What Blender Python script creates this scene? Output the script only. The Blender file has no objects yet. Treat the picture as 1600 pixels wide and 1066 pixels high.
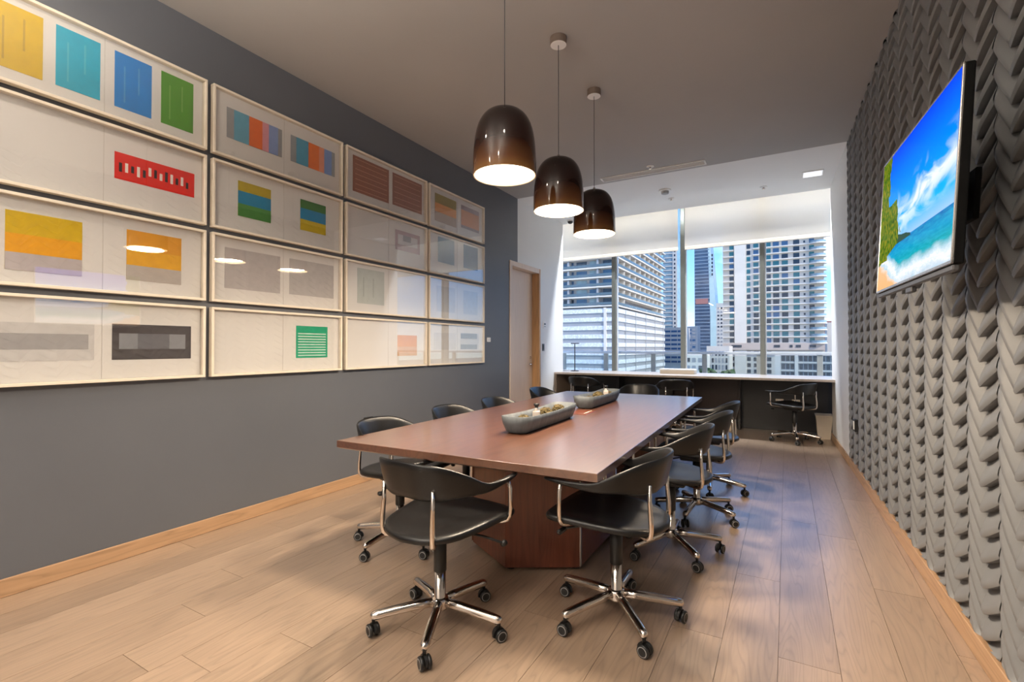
import bpy, bmesh, math, random
from mathutils import Vector, Matrix
PI = math.pi
random.seed(7)
scene = bpy.context.scene
COL = scene.collection

# ------------------------------------------------------------------ camera
cam_d = bpy.data.cameras.new('camera'); cam = bpy.data.objects.new('camera', cam_d); COL.objects.link(cam)
cam.location = (0, 0, 1.3); cam.rotation_euler = (PI/2 + .0128, 0, .5174)
cam_d.sensor_fit = 'HORIZONTAL'; cam_d.sensor_width = 36; cam_d.lens = 36*753.8/1600
cam_d.clip_start = .05; cam_d.clip_end = 3000
scene.camera = cam
scene.view_settings.view_transform = 'Standard'; scene.view_settings.look = 'None'
scene.view_settings.gamma = 1; scene.view_settings.use_curve_mapping = False
scene.view_settings.exposure = 0.42
scene.cycles.use_denoising = True
scene.cycles.max_bounces = 9; scene.cycles.diffuse_bounces = 5; scene.cycles.transparent_max_bounces = 16
scene.cycles.sample_clamp_indirect = 6

def lin(c):
    f = lambda v: v/12.92 if v <= .04045 else ((v+.055)/1.055)**2.4
    return (f(c[0]/255), f(c[1]/255), f(c[2]/255), 1)

# ------------------------------------------------------------------ sky
SKY_STRENGTH = 1.6
wd = bpy.data.worlds.new('sky'); scene.world = wd; wd.use_nodes = True
nt = wd.node_tree; nt.nodes.clear()
def wn(t): return nt.nodes.new(t)
tc = wn('ShaderNodeTexCoord'); sep = wn('ShaderNodeSeparateXYZ'); nt.links.new(tc.outputs['Generated'], sep.inputs[0])
rmp = wn('ShaderNodeValToRGB'); nt.links.new(sep.outputs['Z'], rmp.inputs[0])
e = rmp.color_ramp.elements
e[0].position = 0.0; e[0].color = lin((226, 236, 246))
e[1].position = .6; e[1].color = lin((70, 132, 222))
x = e.new(.09); x.color = lin((150, 196, 246))
x = e.new(.22); x.color = lin((104, 168, 242))
mp = wn('ShaderNodeMapping'); mp.inputs['Scale'].default_value = (1, 1, 2.6); nt.links.new(tc.outputs['Generated'], mp.inputs[0])
nz = wn('ShaderNodeTexNoise'); nz.inputs['Scale'].default_value = 3.2; nz.inputs['Detail'].default_value = 7; nt.links.new(mp.outputs[0], nz.inputs[0])
cr = wn('ShaderNodeValToRGB'); cr.color_ramp.elements[0].position = .52; cr.color_ramp.elements[1].position = .72; nt.links.new(nz.outputs[0], cr.inputs[0])
mx = wn('ShaderNodeMixRGB'); nt.links.new(cr.outputs[0], mx.inputs[0]); nt.links.new(rmp.outputs[0], mx.inputs[1]); mx.inputs[2].default_value = lin((240, 244, 250))
bg = wn('ShaderNodeBackground'); nt.links.new(mx.outputs[0], bg.inputs[0]); bg.inputs[1].default_value = SKY_STRENGTH
ow = wn('ShaderNodeOutputWorld'); nt.links.new(bg.outputs[0], ow.inputs[0])

# ------------------------------------------------------------------ sun (from the right of the towers, never into the room)
sd = bpy.data.lights.new('sun', 'SUN'); so = bpy.data.objects.new('sun', sd); COL.objects.link(so)
sd.energy = 3.4; sd.angle = .01; sd.color = (1, .93, .82)
so.rotation_euler = Vector((-.70, .30, -.64)).to_track_quat('-Z', 'Y').to_euler(); so.location = (60, -10, 60)
R_ = math.radians
FILL_BAR = 54.0        # watts up from each fill light bar added behind the camera
FILL_STRIP = 290.0           # watts of the fill strip added in the blind pocket
FILL_DOWN = 8.0      # watts of each fill downlight added behind the camera
PENDANT_GLOW = 9.0    # emission of the pendants' diffusers

# ------------------------------------------------------------------ materials
MATS = {}
def nodes_of(m):
    m.use_nodes = True
    t = m.node_tree; b = t.nodes.get('Principled BSDF'); return t, b
def mat(name, col, rough=.5, metal=0, var=.08, scale=6, bump=0, bscale=60, coat=0, stretch=(1, 1, 1), spec=.5, coords='Object'):
    if name in MATS: return MATS[name]
    m = bpy.data.materials.new(name); t, b = nodes_of(m)
    c = col if len(col) == 4 else (*col, 1)
    tcn = t.nodes.new('ShaderNodeTexCoord'); mpn = t.nodes.new('ShaderNodeMapping'); mpn.inputs['Scale'].default_value = stretch
    t.links.new(tcn.outputs[coords], mpn.inputs[0])
    n = t.nodes.new('ShaderNodeTexNoise'); n.inputs['Scale'].default_value = scale; n.inputs['Detail'].default_value = 5
    t.links.new(mpn.outputs[0], n.inputs['Vector'])
    r = t.nodes.new('ShaderNodeValToRGB')
    r.color_ramp.elements[0].position = .3; r.color_ramp.elements[1].position = .7
    r.color_ramp.elements[0].color = (c[0]*(1-var), c[1]*(1-var), c[2]*(1-var), 1)
    r.color_ramp.elements[1].color = (min(1, c[0]*(1+var)), min(1, c[1]*(1+var)), min(1, c[2]*(1+var)), 1)
    t.links.new(n.outputs[0], r.inputs[0]); t.links.new(r.outputs[0], b.inputs['Base Color'])
    b.inputs['Roughness'].default_value = rough; b.inputs['Metallic'].default_value = metal
    b.inputs['Coat Weight'].default_value = coat; b.inputs['Specular IOR Level'].default_value = spec
    if coat: b.inputs['Coat Roughness'].default_value = .12
    if bump:
        n2 = t.nodes.new('ShaderNodeTexNoise'); n2.inputs['Scale'].default_value = bscale; n2.inputs['Detail'].default_value = 3
        t.links.new(mpn.outputs[0], n2.inputs['Vector'])
        bp = t.nodes.new('ShaderNodeBump'); bp.inputs['Strength'].default_value = bump; bp.inputs['Distance'].default_value = .01
        t.links.new(n2.outputs[0], bp.inputs['Height']); t.links.new(bp.outputs[0], b.inputs['Normal'])
    MATS[name] = m; return m
def emat(name, col, strength):
    if name in MATS: return MATS[name]
    m = bpy.data.materials.new(name); t, b = nodes_of(m)
    c = col if len(col) == 4 else (*col, 1)
    b.inputs['Base Color'].default_value = c; b.inputs['Emission Color'].default_value = c; b.inputs['Emission Strength'].default_value = strength
    MATS[name] = m; return m
def glassmat(name, tint=(1, 1, 1, 1), ior=1.5, rough=0.0):
    m = bpy.data.materials.new(name); m.use_nodes = True; t = m.node_tree; t.nodes.clear()
    tr = t.nodes.new('ShaderNodeBsdfTransparent'); tr.inputs[0].default_value = tint
    gl = t.nodes.new('ShaderNodeBsdfGlossy'); gl.inputs['Roughness'].default_value = rough
    fr = t.nodes.new('ShaderNodeFresnel'); ge = t.nodes.new('ShaderNodeNewGeometry')
    im = t.nodes.new('ShaderNodeMix'); im.inputs[2].default_value = ior; im.inputs[3].default_value = 1/ior   # same reflection from both faces of the pane
    t.links.new(ge.outputs['Backfacing'], im.inputs[0]); t.links.new(im.outputs[0], fr.inputs[0])
    mixn = t.nodes.new('ShaderNodeMixShader'); o = t.nodes.new('ShaderNodeOutputMaterial')
    t.links.new(fr.outputs[0], mixn.inputs[0]); t.links.new(tr.outputs[0], mixn.inputs[1]); t.links.new(gl.outputs[0], mixn.inputs[2])
    t.links.new(mixn.outputs[0], o.inputs[0]); MATS[name] = m; return m
def woodmat(name, dark, light, rough, axis='y', freq=26, coat=0, per_object=True, spec=.5, crough=.15, cior=1.5, ring=.55):
    """growth-ring figure: rings cut out of a stretched noise, tone shifted per board"""
    m = bpy.data.materials.new(name); t, b = nodes_of(m); L = t.links
    geo = t.nodes.new('ShaderNodeNewGeometry'); oi = t.nodes.new('ShaderNodeObjectInfo')
    mp = t.nodes.new('ShaderNodeMapping')
    mp.inputs['Scale'].default_value = {'y': (5.5, .42, 5.5), 'x': (.42, 5.5, 5.5), 'z': (5.5, 5.5, .42)}[axis]
    off = t.nodes.new('ShaderNodeVectorMath'); off.operation = 'SCALE'; off.inputs[0].default_value = (37, 53, 11)
    L.new(oi.outputs['Random'], off.inputs['Scale'])
    add = t.nodes.new('ShaderNodeVectorMath'); add.operation = 'ADD'; L.new(geo.outputs['Position'], mp.inputs[0])
    L.new(mp.outputs[0], add.inputs[0]); L.new(off.outputs[0], add.inputs[1])
    n = t.nodes.new('ShaderNodeTexNoise'); n.inputs['Scale'].default_value = 1.1; n.inputs['Detail'].default_value = 2.5; L.new(add.outputs[0], n.inputs['Vector'])
    mul = t.nodes.new('ShaderNodeMath'); mul.operation = 'MULTIPLY'; mul.inputs[1].default_value = freq; L.new(n.outputs[0], mul.inputs[0])
    fr = t.nodes.new('ShaderNodeMath'); fr.operation = 'FRACT'; L.new(mul.outputs[0], fr.inputs[0])
    rr = t.nodes.new('ShaderNodeValToRGB'); L.new(fr.outputs[0], rr.inputs[0])
    rr.color_ramp.elements[0].position = 0; rr.color_ramp.elements[0].color = (.55, .55, .55, 1)
    rr.color_ramp.elements[1].position = 1; rr.color_ramp.elements[1].color = (.72, .72, .72, 1)
    x = rr.color_ramp.elements.new(.22); x.color = (.92, .92, .92, 1)
    x = rr.color_ramp.elements.new(.8); x.color = (1, 1, 1, 1)
    f = t.nodes.new('ShaderNodeTexNoise'); f.inputs['Scale'].default_value = 9; f.inputs['Detail'].default_value = 6; L.new(add.outputs[0], f.inputs['Vector'])
    tone = t.nodes.new('ShaderNodeMath'); tone.operation = 'ADD'; L.new(f.outputs[0], tone.inputs[0])
    rs = t.nodes.new('ShaderNodeMath'); rs.operation = 'MULTIPLY_ADD'; rs.inputs[1].default_value = .5 if per_object else 0; rs.inputs[2].default_value = -.25
    L.new(oi.outputs['Random'], rs.inputs[0]); L.new(rs.outputs[0], tone.inputs[1])
    mixc = t.nodes.new('ShaderNodeMixRGB'); mixc.inputs[1].default_value = (*dark, 1); mixc.inputs[2].default_value = (*light, 1); L.new(tone.outputs[0], mixc.inputs[0])
    mm = t.nodes.new('ShaderNodeMixRGB'); mm.blend_type = 'MULTIPLY'; mm.inputs[0].default_value = ring
    L.new(mixc.outputs[0], mm.inputs[1]); L.new(rr.outputs[0], mm.inputs[2]); L.new(mm.outputs[0], b.inputs['Base Color'])
    b.inputs['Roughness'].default_value = rough; b.inputs['Coat Weight'].default_value = coat; b.inputs['Coat Roughness'].default_value = crough; b.inputs['Coat IOR'].default_value = cior
    b.inputs['Specular IOR Level'].default_value = spec
    bp = t.nodes.new('ShaderNodeBump'); bp.inputs['Strength'].default_value = .08; bp.inputs['Distance'].default_value = .004
    L.new(rr.outputs[0], bp.inputs['Height']); L.new(bp.outputs[0], b.inputs['Normal'])
    MATS[name] = m; return m

M_DARK = mat('charcoal wall paint', (.108, .115, .130), .5, var=.05, scale=1.2, bump=.05, bscale=240)
M_CEIL = mat('warm grey ceiling paint', (.37, .362, .35), .7, var=.04, scale=.8)
M_WHITE = mat('white wall paint', (.74, .74, .73), .6, var=.02, scale=1)
M_OAK = woodmat('oak floor', (.27, .185, .122), (.45, .32, .222), .4, 'y', 24, coat=1, crough=.33, cior=1.75, spec=.6)
M_OAKTRIM = woodmat('oak trim', (.40, .24, .13), (.52, .33, .19), .45, 'y', 12, per_object=False)
M_OAKDOOR = woodmat('pale door veneer', (.68, .54, .43), (.76, .62, .50), .45, 'z', 8, per_object=False, ring=.12)
M_OAKJAMB = woodmat('amber door frame', (.52, .30, .14), (.60, .37, .19), .4, 'z', 8, per_object=False)
M_SEAM = mat('dark seam', (.09, .06, .04), .9)
M_CHERRY = woodmat('cherry table top', (.115, .042, .021), (.17, .068, .035), .3, 'y', 10, coat=1, crough=.22, cior=2.0, per_object=False, spec=.6)
M_CHERRYD = woodmat('red cherry veneer', (.12, .030, .014), (.22, .060, .028), .3, 'z', 16, coat=.3, per_object=False)
M_LEATHER = mat('black leather', (.006, .006, .0065), .34, var=.25, scale=9, bump=.08, bscale=260, spec=.45)
M_CHROME = mat('warm chrome', (.74, .67, .61), .13, 1, var=.03)
M_BLACK = mat('black plastic', (.012, .012, .012), .42, var=.1)
M_RING = mat('grey plastic ring', (.30, .29, .28), .4, var=.05)
M_TILE = mat('grey plaster scale', (.185, .190, .198), .5, var=.03, scale=3)
M_CREAM = mat('cream frame wood', (.74, .66, .54), .5, var=.04, scale=20, stretch=(1, 1, 1))
M_PAPER = mat('off white paper', (.72, .70, .67), .8, var=.015, scale=3)
M_GLASS = glassmat('picture glazing', ior=1.85)
M_WGLASS = glassmat('window glass', (.97, .985, .985, 1), 1.35)
M_RGLASS = glassmat('railing glass', (.86, .92, .92, 1), 1.4)
M_MULL = mat('grey window aluminium', (.20, .215, .20), .4, .5, var=.04)
M_MULLW = mat('pale window aluminium', (.62, .63, .62), .4, .2, var=.03)
M_CONC = mat('streaked grey stone', (.072, .083, .092), .65, var=.30, scale=7, stretch=(3.2, 3.2, .35), bump=.15, bscale=30)
M_MOSS = mat('dry olive moss', (.085, .062, .022), .95, var=.6, scale=38, bump=1.0, bscale=90)
M_COUNTER = mat('beige stone counter', (.50, .44, .39), .28, var=.12, scale=30)
M_NAVY = mat('black brown panel', (.006, .0055, .007), .35, var=.2)
M_BROWN = woodmat('dark espresso veneer', (.014, .006, .005), (.026, .011, .009), .3, 'z', 10, per_object=False)
M_BIN = mat('cream plastic', (.62, .54, .44), .5, var=.03)
M_WPLAST = mat('white plastic', (.78, .78, .77), .45, var=.02)
M_DGREY = mat('dark grey metal', (.10, .10, .105), .4, .4)
M_MATTE = mat('matte black casing', (.004, .004, .004), .75, var=.1, spec=.15)
M_SILVER = mat('silver bezel', (.62, .60, .58), .25, .9)

# ------------------------------------------------------------------ mesh helpers
class MB:
    def __init__(s): s.v = []; s.f = []; s.m = []; s.s = []
    def add(s, vs, fs, m=0, smooth=False):
        o = len(s.v); s.v += [tuple(v) for v in vs]
        for f in fs: s.f.append(tuple(i+o for i in f)); s.m.append(m); s.s.append(smooth)
        return s
    def box(s, x0, x1, y0, y1, z0, z1, m=0):
        vs = [(x, y, z) for z in (z0, z1) for y in (y0, y1) for x in (x0, x1)]
        return s.add(vs, [(0, 2, 3, 1), (4, 5, 7, 6), (0, 1, 5, 4), (2, 6, 7, 3), (0, 4, 6, 2), (1, 3, 7, 5)], m)
    def rbox(s, x0, x1, y0, y1, z0, z1, b=.004, m=0, seg=1):
        bm = bmesh.new(); bmesh.ops.create_cube(bm, size=1)
        for v in bm.verts: v.co = ((x0+x1)/2+v.co.x*(x1-x0), (y0+y1)/2+v.co.y*(y1-y0), (z0+z1)/2+v.co.z*(z1-z0))
        bmesh.ops.bevel(bm, geom=bm.edges[:], offset=b, segments=seg, affect='EDGES', profile=.5)
        bm.verts.index_update()
        s.add([v.co.copy() for v in bm.verts], [[v.index for v in f.verts] for f in bm.faces], m, seg > 1); bm.free(); return s
    def tube(s, path, r, n=10, m=0, caps=True):
        P = [Vector(p) for p in path]; R = r if isinstance(r, (list, tuple)) else [r]*len(P)
        vs = []; prev = None
        for i, p in enumerate(P):
            d = (P[min(i+1, len(P)-1)]-P[max(i-1, 0)]).normalized()
            if prev is None:
                a = d.orthogonal().normalized()
            else:
                a = (prev-d*prev.dot(d)).normalized()
            prev = a; b = d.cross(a)
            for k in range(n):
                t = 2*PI*k/n; vs.append(p+(a*math.cos(t)+b*math.sin(t))*R[i])
        fs = [(i*n+k, i*n+(k+1) % n, (i+1)*n+(k+1) % n, (i+1)*n+k) for i in range(len(P)-1) for k in range(n)]
        s.add(vs, fs, m, True)
        if caps:
            o = len(s.v)-len(vs); L = (len(P)-1)*n
            s.f += [tuple(o+k for k in reversed(range(n))), tuple(o+L+k for k in range(n))]; s.m += [m, m]; s.s += [False, False]
        return s
    def lathe(s, prof, n=24, c=(0, 0, 0), m=0, axis='z', smooth=True, ms=None):
        vs = []
        for (r, z) in prof:
            for k in range(n):
                t = 2*PI*k/n; p = (r*math.cos(t), r*math.sin(t), z)
                if axis == 'x': p = (p[2], p[0], p[1])
                if axis == 'y': p = (p[0], p[2], p[1])
                vs.append((p[0]+c[0], p[1]+c[1], p[2]+c[2]))
        for i in range(len(prof)-1):
            fs = [(i*n+k, i*n+(k+1) % n, (i+1)*n+(k+1) % n, (i+1)*n+k) for k in range(n)]
            if i == 0: s.add(vs, fs, ms[0] if ms else m, smooth); o = len(s.v)-len(vs)
            else:
                for f in fs: s.f.append(tuple(o+q for q in f)); s.m.append(ms[i] if ms else m); s.s.append(smooth)
        return s
    def prism(s, poly, z0, z1, m=0):
        n = len(poly); vs = [(x, y, z0) for x, y in poly]+[(x, y, z1) for x, y in poly]
        return s.add(vs, [tuple(reversed(range(n))), tuple(range(n, 2*n))]+[(k, (k+1) % n, n+(k+1) % n, n+k) for k in range(n)], m)
    def quad(s, a, b, c, d, m=0): return s.add([a, b, c, d], [(0, 1, 2, 3)], m)
    def mesh(s, name, mats):
        me = bpy.data.meshes.new(name); me.from_pydata(s.v, [], s.f)
        for q in (mats if isinstance(mats, (list, tuple)) else [mats]): me.materials.append(q)
        me.polygons.foreach_set('material_index', s.m); me.polygons.foreach_set('use_smooth', s.s)
        me.update(); return me
    def build(s, name, mats, parent=None, **kw): return link(name, s.mesh(name, mats), parent, **kw)
def link(name, me, parent=None, loc=(0, 0, 0), rot=(0, 0, 0), scale=(1, 1, 1)):
    o = bpy.data.objects.new(name, me); COL.objects.link(o); o.parent = parent
    o.location = loc; o.rotation_euler = rot; o.scale = scale; return o
def tag(o, label=None, cat=None, group=None, kind=None):
    if label: o['label'] = label
    if cat: o['category'] = cat
    if group: o['group'] = group
    if kind: o['kind'] = kind
    return o
def thing(name, label, cat, loc=(0, 0, 0), rz=0, group=None):
    return tag(link(name, None, None, loc, (0, 0, rz)), label, cat, group)
def struct(o, label=None): o['kind'] = 'structure'; tag(o, label); return o
def copy_tree(o, parent=None):
    c = o.copy(); COL.objects.link(c); c.parent = parent
    for ch in o.children: copy_tree(ch, c)
    return c
def spline(pts, n):
    """Catmull-Rom through tuples of any length"""
    P = [pts[0]]+list(pts)+[pts[-1]]; out = []
    for i in range(1, len(P)-2):
        for k in range(n):
            t = k/n; a, b, c, d = P[i-1], P[i], P[i+1], P[i+2]
            out.append(tuple(.5*(2*q1+(q2-q0)*t+(2*q0-5*q1+4*q2-q3)*t*t+(3*q1-q0-3*q2+q3)*t**3) for q0, q1, q2, q3 in zip(a, b, c, d)))
    out.append(tuple(pts[-1])); return out

# ------------------------------------------------------------------ room dimensions
XL, ZC, YP, YE, YW, YB = -3.55, 3.562, 6.41, 8.12, 8.65, -3.2
SR = -.0253
def xr(y): return .6559+SR*(y-4)          # front of the right hand skirting

# ------------------------------------------------------------------ floor: boards laid along the room
fl = struct(MB().box(-4.4, 1.6, YB-.2, 8.78, -.30, -.014).build('floor', M_SEAM), 'pale oak board floor running towards the windows')
unit = MB().box(-.5, .5, -.5, .5, -.5, .5).mesh('plank', M_OAK)
PW = .219; rnd = random.Random(3); xx = -4.20; row = 0
while xx < 1.4:
    yy = YB-.2 - rnd.uniform(0, 1.6)
    while yy < 8.75:
        ln = rnd.uniform(1.5, 2.3); y0, y1 = max(yy, YB-.2), min(yy+ln, 8.76)
        if y1-y0 > .05:
            link('plank', unit, fl, (xx+PW/2, (y0+y1)/2, -.007), (0, 0, 0), (PW-.0016, y1-y0-.002, .014))
        yy += ln
    xx += PW

# ------------------------------------------------------------------ ceiling
struct(MB().box(-4.2, 1.5, YB-.2, YP, ZC, ZC+.2).build('ceiling', M_CEIL), 'grey painted ceiling over the table')
struct(MB().box(-4.2, 1.5, YP, YE, ZC, ZC+.2).build('ceiling_white', M_WHITE), 'white painted ceiling strip by the windows')
struct(MB().box(-4.6, 1.9, YE, 8.9, 3.86, 4.0).box(-4.6, 1.9, YE, YE+.06, ZC, 3.86).build('ceiling_pocket', M_WHITE), 'white blind pocket above the windows')

# ------------------------------------------------------------------ left wall, door opening y 6.16..7.18, z 0..2.59
DY0, DY1, DZ = 6.16, 7.18, 2.59
wl = struct(MB().box(XL-.25, XL, YB-.2, DY0, 0, ZC).box(XL-.25, XL, DY0, YP, DZ, ZC).build('wall_left', M_DARK), 'charcoal painted wall hung with framed prints')
struct(MB().box(XL-.25, XL, YP, DY1, DZ, ZC).box(XL-.25, XL, DY1, YE, 0, ZC).build('wall_left_white', M_WHITE), 'white wall around the door')
struct(MB().box(-4.6, XL-.25, YE-.12, YE, 0, 3.86).box(-4.7, -4.55, YE, 8.9, 0, 3.86).build('wall_bay_left', M_WHITE))
struct(MB().box(XL-1.2, XL-.25, DY0-.2, DY1+.2, 0, ZC).build('wall_closet', M_WHITE))
struct(MB().rbox(XL, XL+.014, YB, DY0-.06, 0, .095, .003).build('baseboard_left', M_OAKTRIM), 'oak skirting under the charcoal wall')
struct(MB().rbox(XL, XL+.014, DY1+.06, YE, 0, .095, .003).build('baseboard_left_end', M_WPLAST))
# door
d = struct(link('door_1', None, None, (XL, DY0, 0)), 'tall pale wood door in an amber wooden frame'); d['category'] = 'door'
W = DY1-DY0
MB().rbox(-.20, .012, 0, .075, 0, DZ, .003).build('door_jamb', M_OAKDOOR, d)
MB().rbox(-.20, .012, W-.05, W, 0, DZ, .003).build('door_jamb', M_OAKJAMB, d)
MB().rbox(-.20, .0115, .075, W-.05, DZ-.075, DZ, .003).build('door_head', M_OAKDOOR, d)
leaf = MB().rbox(-.165, -.12, .078, W-.052, .006, DZ-.078, .003).build('door_leaf', M_OAKDOOR, d)
h = MB()
h.lathe([(0, 0), (.026, 0), (.026, .010), (.012, .014), (.010, .045), (0, .045)], 16, (-.12, W-.13, 1.02), axis='x')
h.tube([(-.078, W-.125, 1.02), (-.076, W-.16, 1.02), (-.076, W-.25, 1.02)], .010, 10)
h.build('door_handle', M_CHROME, leaf)
MB().lathe([(0, 0), (.02, 0), (.02, .012), (0, .012)], 16, (-.12, W-.13, 1.13), axis='x').build('lock_cylinder', M_CHROME, leaf)

# ------------------------------------------------------------------ back wall (behind the camera)
struct(MB().box(-3.9, 1.6, YB-.2, YB, 0, ZC).build('wall_back', M_WHITE))

# ------------------------------------------------------------------ right wall: overlapping plaster scales
RZ = math.atan(-SR)
wr = struct(link('wall_right', MB().box(.040, .25, YB-.2, YP, 0, ZC).mesh('wall_right', M_TILE), None, (xr(0), 0, 0), (0, 0, RZ)), 'grey relief wall of overlapping plaster scales')
struct(MB().box(0.0, .25, YP, YE, 0, ZC).build('wall_right_white', M_WHITE, None, loc=(xr(0), 0, 0), rot=(0, 0, RZ)), 'white end of the right wall by the window')
struct(MB().box(.70, 1.7, YE-.12, YE, 0, 3.86).box(1.55, 1.7, YE, 8.9, 0, 3.86).build('wall_bay_right', M_WHITE))
struct(MB().rbox(-.010, .042, YB, YP+.004, 0, .098, .003).build('baseboard_right', M_OAKTRIM, None, loc=(xr(0), 0, 0), rot=(0, 0, RZ)), 'oak skirting under the relief wall')
struct(MB().rbox(-.012, .002, YP+.004, YE, 0, .098, .003).build('baseboard_right_end', M_OAKTRIM, None, loc=(xr(0), 0, 0), rot=(0, 0, RZ)))
SW, SP = .166, .103
def scale_geo(side):
    """side -1: flank facing the camera, +1: flank facing the window. local: y along the wall from the ridge, -x outwards, z from the tip"""
    NQ = 7; rows = [(0, 0), (.22, .30), (.48, .64), (.74, .90), (.91, 1.0), (1.0, .86), (1.0, .0)]
    vs = []; 
    for ri, (p, dp) in enumerate(rows):
        for i in range(NQ+1):
            q = i/NQ
            ze = .078*q**1.5 if side < 0 else .181*(1-(1-q)**1.45)
            ztop = ze+SP+.016
            z = ztop+(ze-ztop)*p + (.006 if ri == 6 else 0)
            lip = .046*dp*((.70+.30*math.sin(PI*min(1, q*.9+.08))) if side < 0 else (.58+.42*math.sin(PI*min(1, (1-q)*.85+.05))))
            dep = .004*(1-q) + lip
            vs.append((.040-dep, side*q*SW, z))
    n = NQ+1
    fs = [(r*n+i, r*n+i+1, (r+1)*n+i+1, (r+1)*n+i) for r in range(6) for i in range(NQ)]
    if side < 0: fs = [tuple(reversed(f)) for f in fs]
    return vs, fs
SG = {}; SM = {}
for sd_ in (-1, 1):
    vs, fs = scale_geo(sd_); SG[sd_] = (vs, fs); q = MB(); q.add(vs, fs[:-7], 0, True); q.add(vs, fs[-7:], 0, False); SM[sd_] = q.mesh('plaster_scale', M_TILE)
cells = []
k0 = int((YB-2.37)/(2*SW)); 
for k in range(k0, 14):
    for sd_ in (-1, 1):
        y = 2.37+k*2*SW
        for r in range(-3, 34):
            cells.append((sd_, y, .104+r*SP))
def vis_depth(c):
    sd_, y, z = c; yc = y+sd_*SW/2; X = xr(yc); cy, sy = math.cos(.5174), math.sin(.5174)
    D = -sy*X+cy*yc
    if D < .3: return None
    u = 800+753.8*(cy*X+sy*yc)/D; v = 542.6-753.8*(z+.06-1.3)/D
    if u > 1640 or v < -30 or v > 1090: return None
    if 1380 < u < 1500 and 90+(1508-u)*1.4 < v < 412+(1488-u)*.38: return None
    return D
full = [c for c in cells if c[2] > .10 and c[2]+.32 < ZC and c[1]+(SW if c[0] > 0 else 0) < YP]
cand = sorted([(vis_depth(c), c) for c in full if vis_depth(c)])[:300]
chosen = set(c for _, c in cand)
for _, (sd_, y, z) in cand: link('plaster_scale', SM[sd_], wr, (0, y, z))
rest = MB()
for c in cells:
    if c in chosen: continue
    sd_, y, z = c; vs, fs = SG[sd_]
    if y+(0 if sd_ > 0 else -SW) > YP-.01 or y < YB: continue
    vv = [(a, min(b+y, YP), min(max(q+z, .097), ZC-.001)) for a, b, q in vs]
    o = len(rest.v); rest.v += vv
    for i, f in enumerate(fs): rest.f.append(tuple(j+o for j in f)); rest.m.append(0); rest.s.append(i < len(fs)-7)
o = rest.build('plaster_scales_far', M_TILE, wr); o['kind'] = 'stuff'

# ------------------------------------------------------------------ window wall
MX = [-2.76, -1.545, -.33]
wx = [-4.5]+MX+[1.5]
for i in range(4):
    w = struct(link('window_%d' % (i+1), None, None, ((wx[i]+wx[i+1])/2, YW, .8))); w['category'] = 'window'
    hw = (wx[i+1]-wx[i])/2
    MB().box(-hw, hw, .075, .085, .05, 3.05).build('window_pane', M_WGLASS, w)
    MB().rbox(-hw, hw, 0, .13, 0, .06, .004).build('bottom_rail', M_MULLW, w)
    MB().rbox(-hw, hw, 0, .13, 2.98, 3.06, .004).build('top_rail', M_MULL, w)
    if i < 3:
        MB().rbox(hw-.035, hw+.035, -.03, .16, .0, 3.06, .004).build('mullion', M_MULL, w)
        MB().rbox(hw+.035, hw+.055, .02, .10, .06, 2.98, .003).build('mullion_trim', M_MULLW, w)
struct(MB().box(-4.6, 1.6, YW-.02, YW+.16, 0, .80).build('wall_window', M_NAVY), 'low dark wall below the windows')
def shademat():
    m = bpy.data.materials.new('translucent blind fabric'); m.use_nodes = True; t = m.node_tree; t.nodes.clear()
    tcn = t.nodes.new('ShaderNodeTexCoord'); nzn = t.nodes.new('ShaderNodeTexNoise'); nzn.inputs['Scale'].default_value = 400; t.links.new(tcn.outputs['Object'], nzn.inputs['Vector'])
    rp = t.nodes.new('ShaderNodeValToRGB'); rp.color_ramp.elements[0].color = (.86, .79, .68, 1); rp.color_ramp.elements[1].color = (.96, .89, .78, 1); t.links.new(nzn.outputs[0], rp.inputs[0])
    a = t.nodes.new('ShaderNodeBsdfDiffuse'); b_ = t.nodes.new('ShaderNodeBsdfTranslucent'); c_ = t.nodes.new('ShaderNodeBsdfTransparent')
    t.links.new(rp.outputs[0], a.inputs[0]); t.links.new(rp.outputs[0], b_.inputs[0])
    m1 = t.nodes.new('ShaderNodeMixShader'); m1.inputs[0].default_value = .62; t.links.new(a.outputs[0], m1.inputs[1]); t.links.new(b_.outputs[0], m1.inputs[2])
    m2 = t.nodes.new('ShaderNodeMixShader'); m2.inputs[0].default_value = .20; t.links.new(m1.outputs[0], m2.inputs[1]); t.links.new(c_.outputs[0], m2.inputs[2])
    o_ = t.nodes.new('ShaderNodeOutputMaterial'); t.links.new(m2.outputs[0], o_.inputs[0]); return m
M_SHADE = shademat(); M_SHBAR = mat('blind hem fabric', (.66, .62, .55), .7)
for x0, x1, lab in ((-4.4, -1.60, 'pale roller blind drawn partway over the two left windows'), (-1.49, 1.4, 'pale roller blind drawn partway over the two right windows')):
    s = thing('roller_blind', lab, 'blind', ((x0+x1)/2, 8.54, 2.95), 0, 'roller blinds'); hw = (x1-x0)/2
    MB().box(-hw, hw, -.001, .001, .04, .86).build('blind_fabric', M_SHADE, s)
    MB().rbox(-hw, hw, -.012, .012, -.005, .055, .006).build('hem_bar', M_SHBAR, s)
    MB().lathe([(0, -hw), (.03, -hw), (.03, hw), (0, hw)], 16, (0, .0, .875), axis='x').build('roller', M_WPLAST, s)

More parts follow.
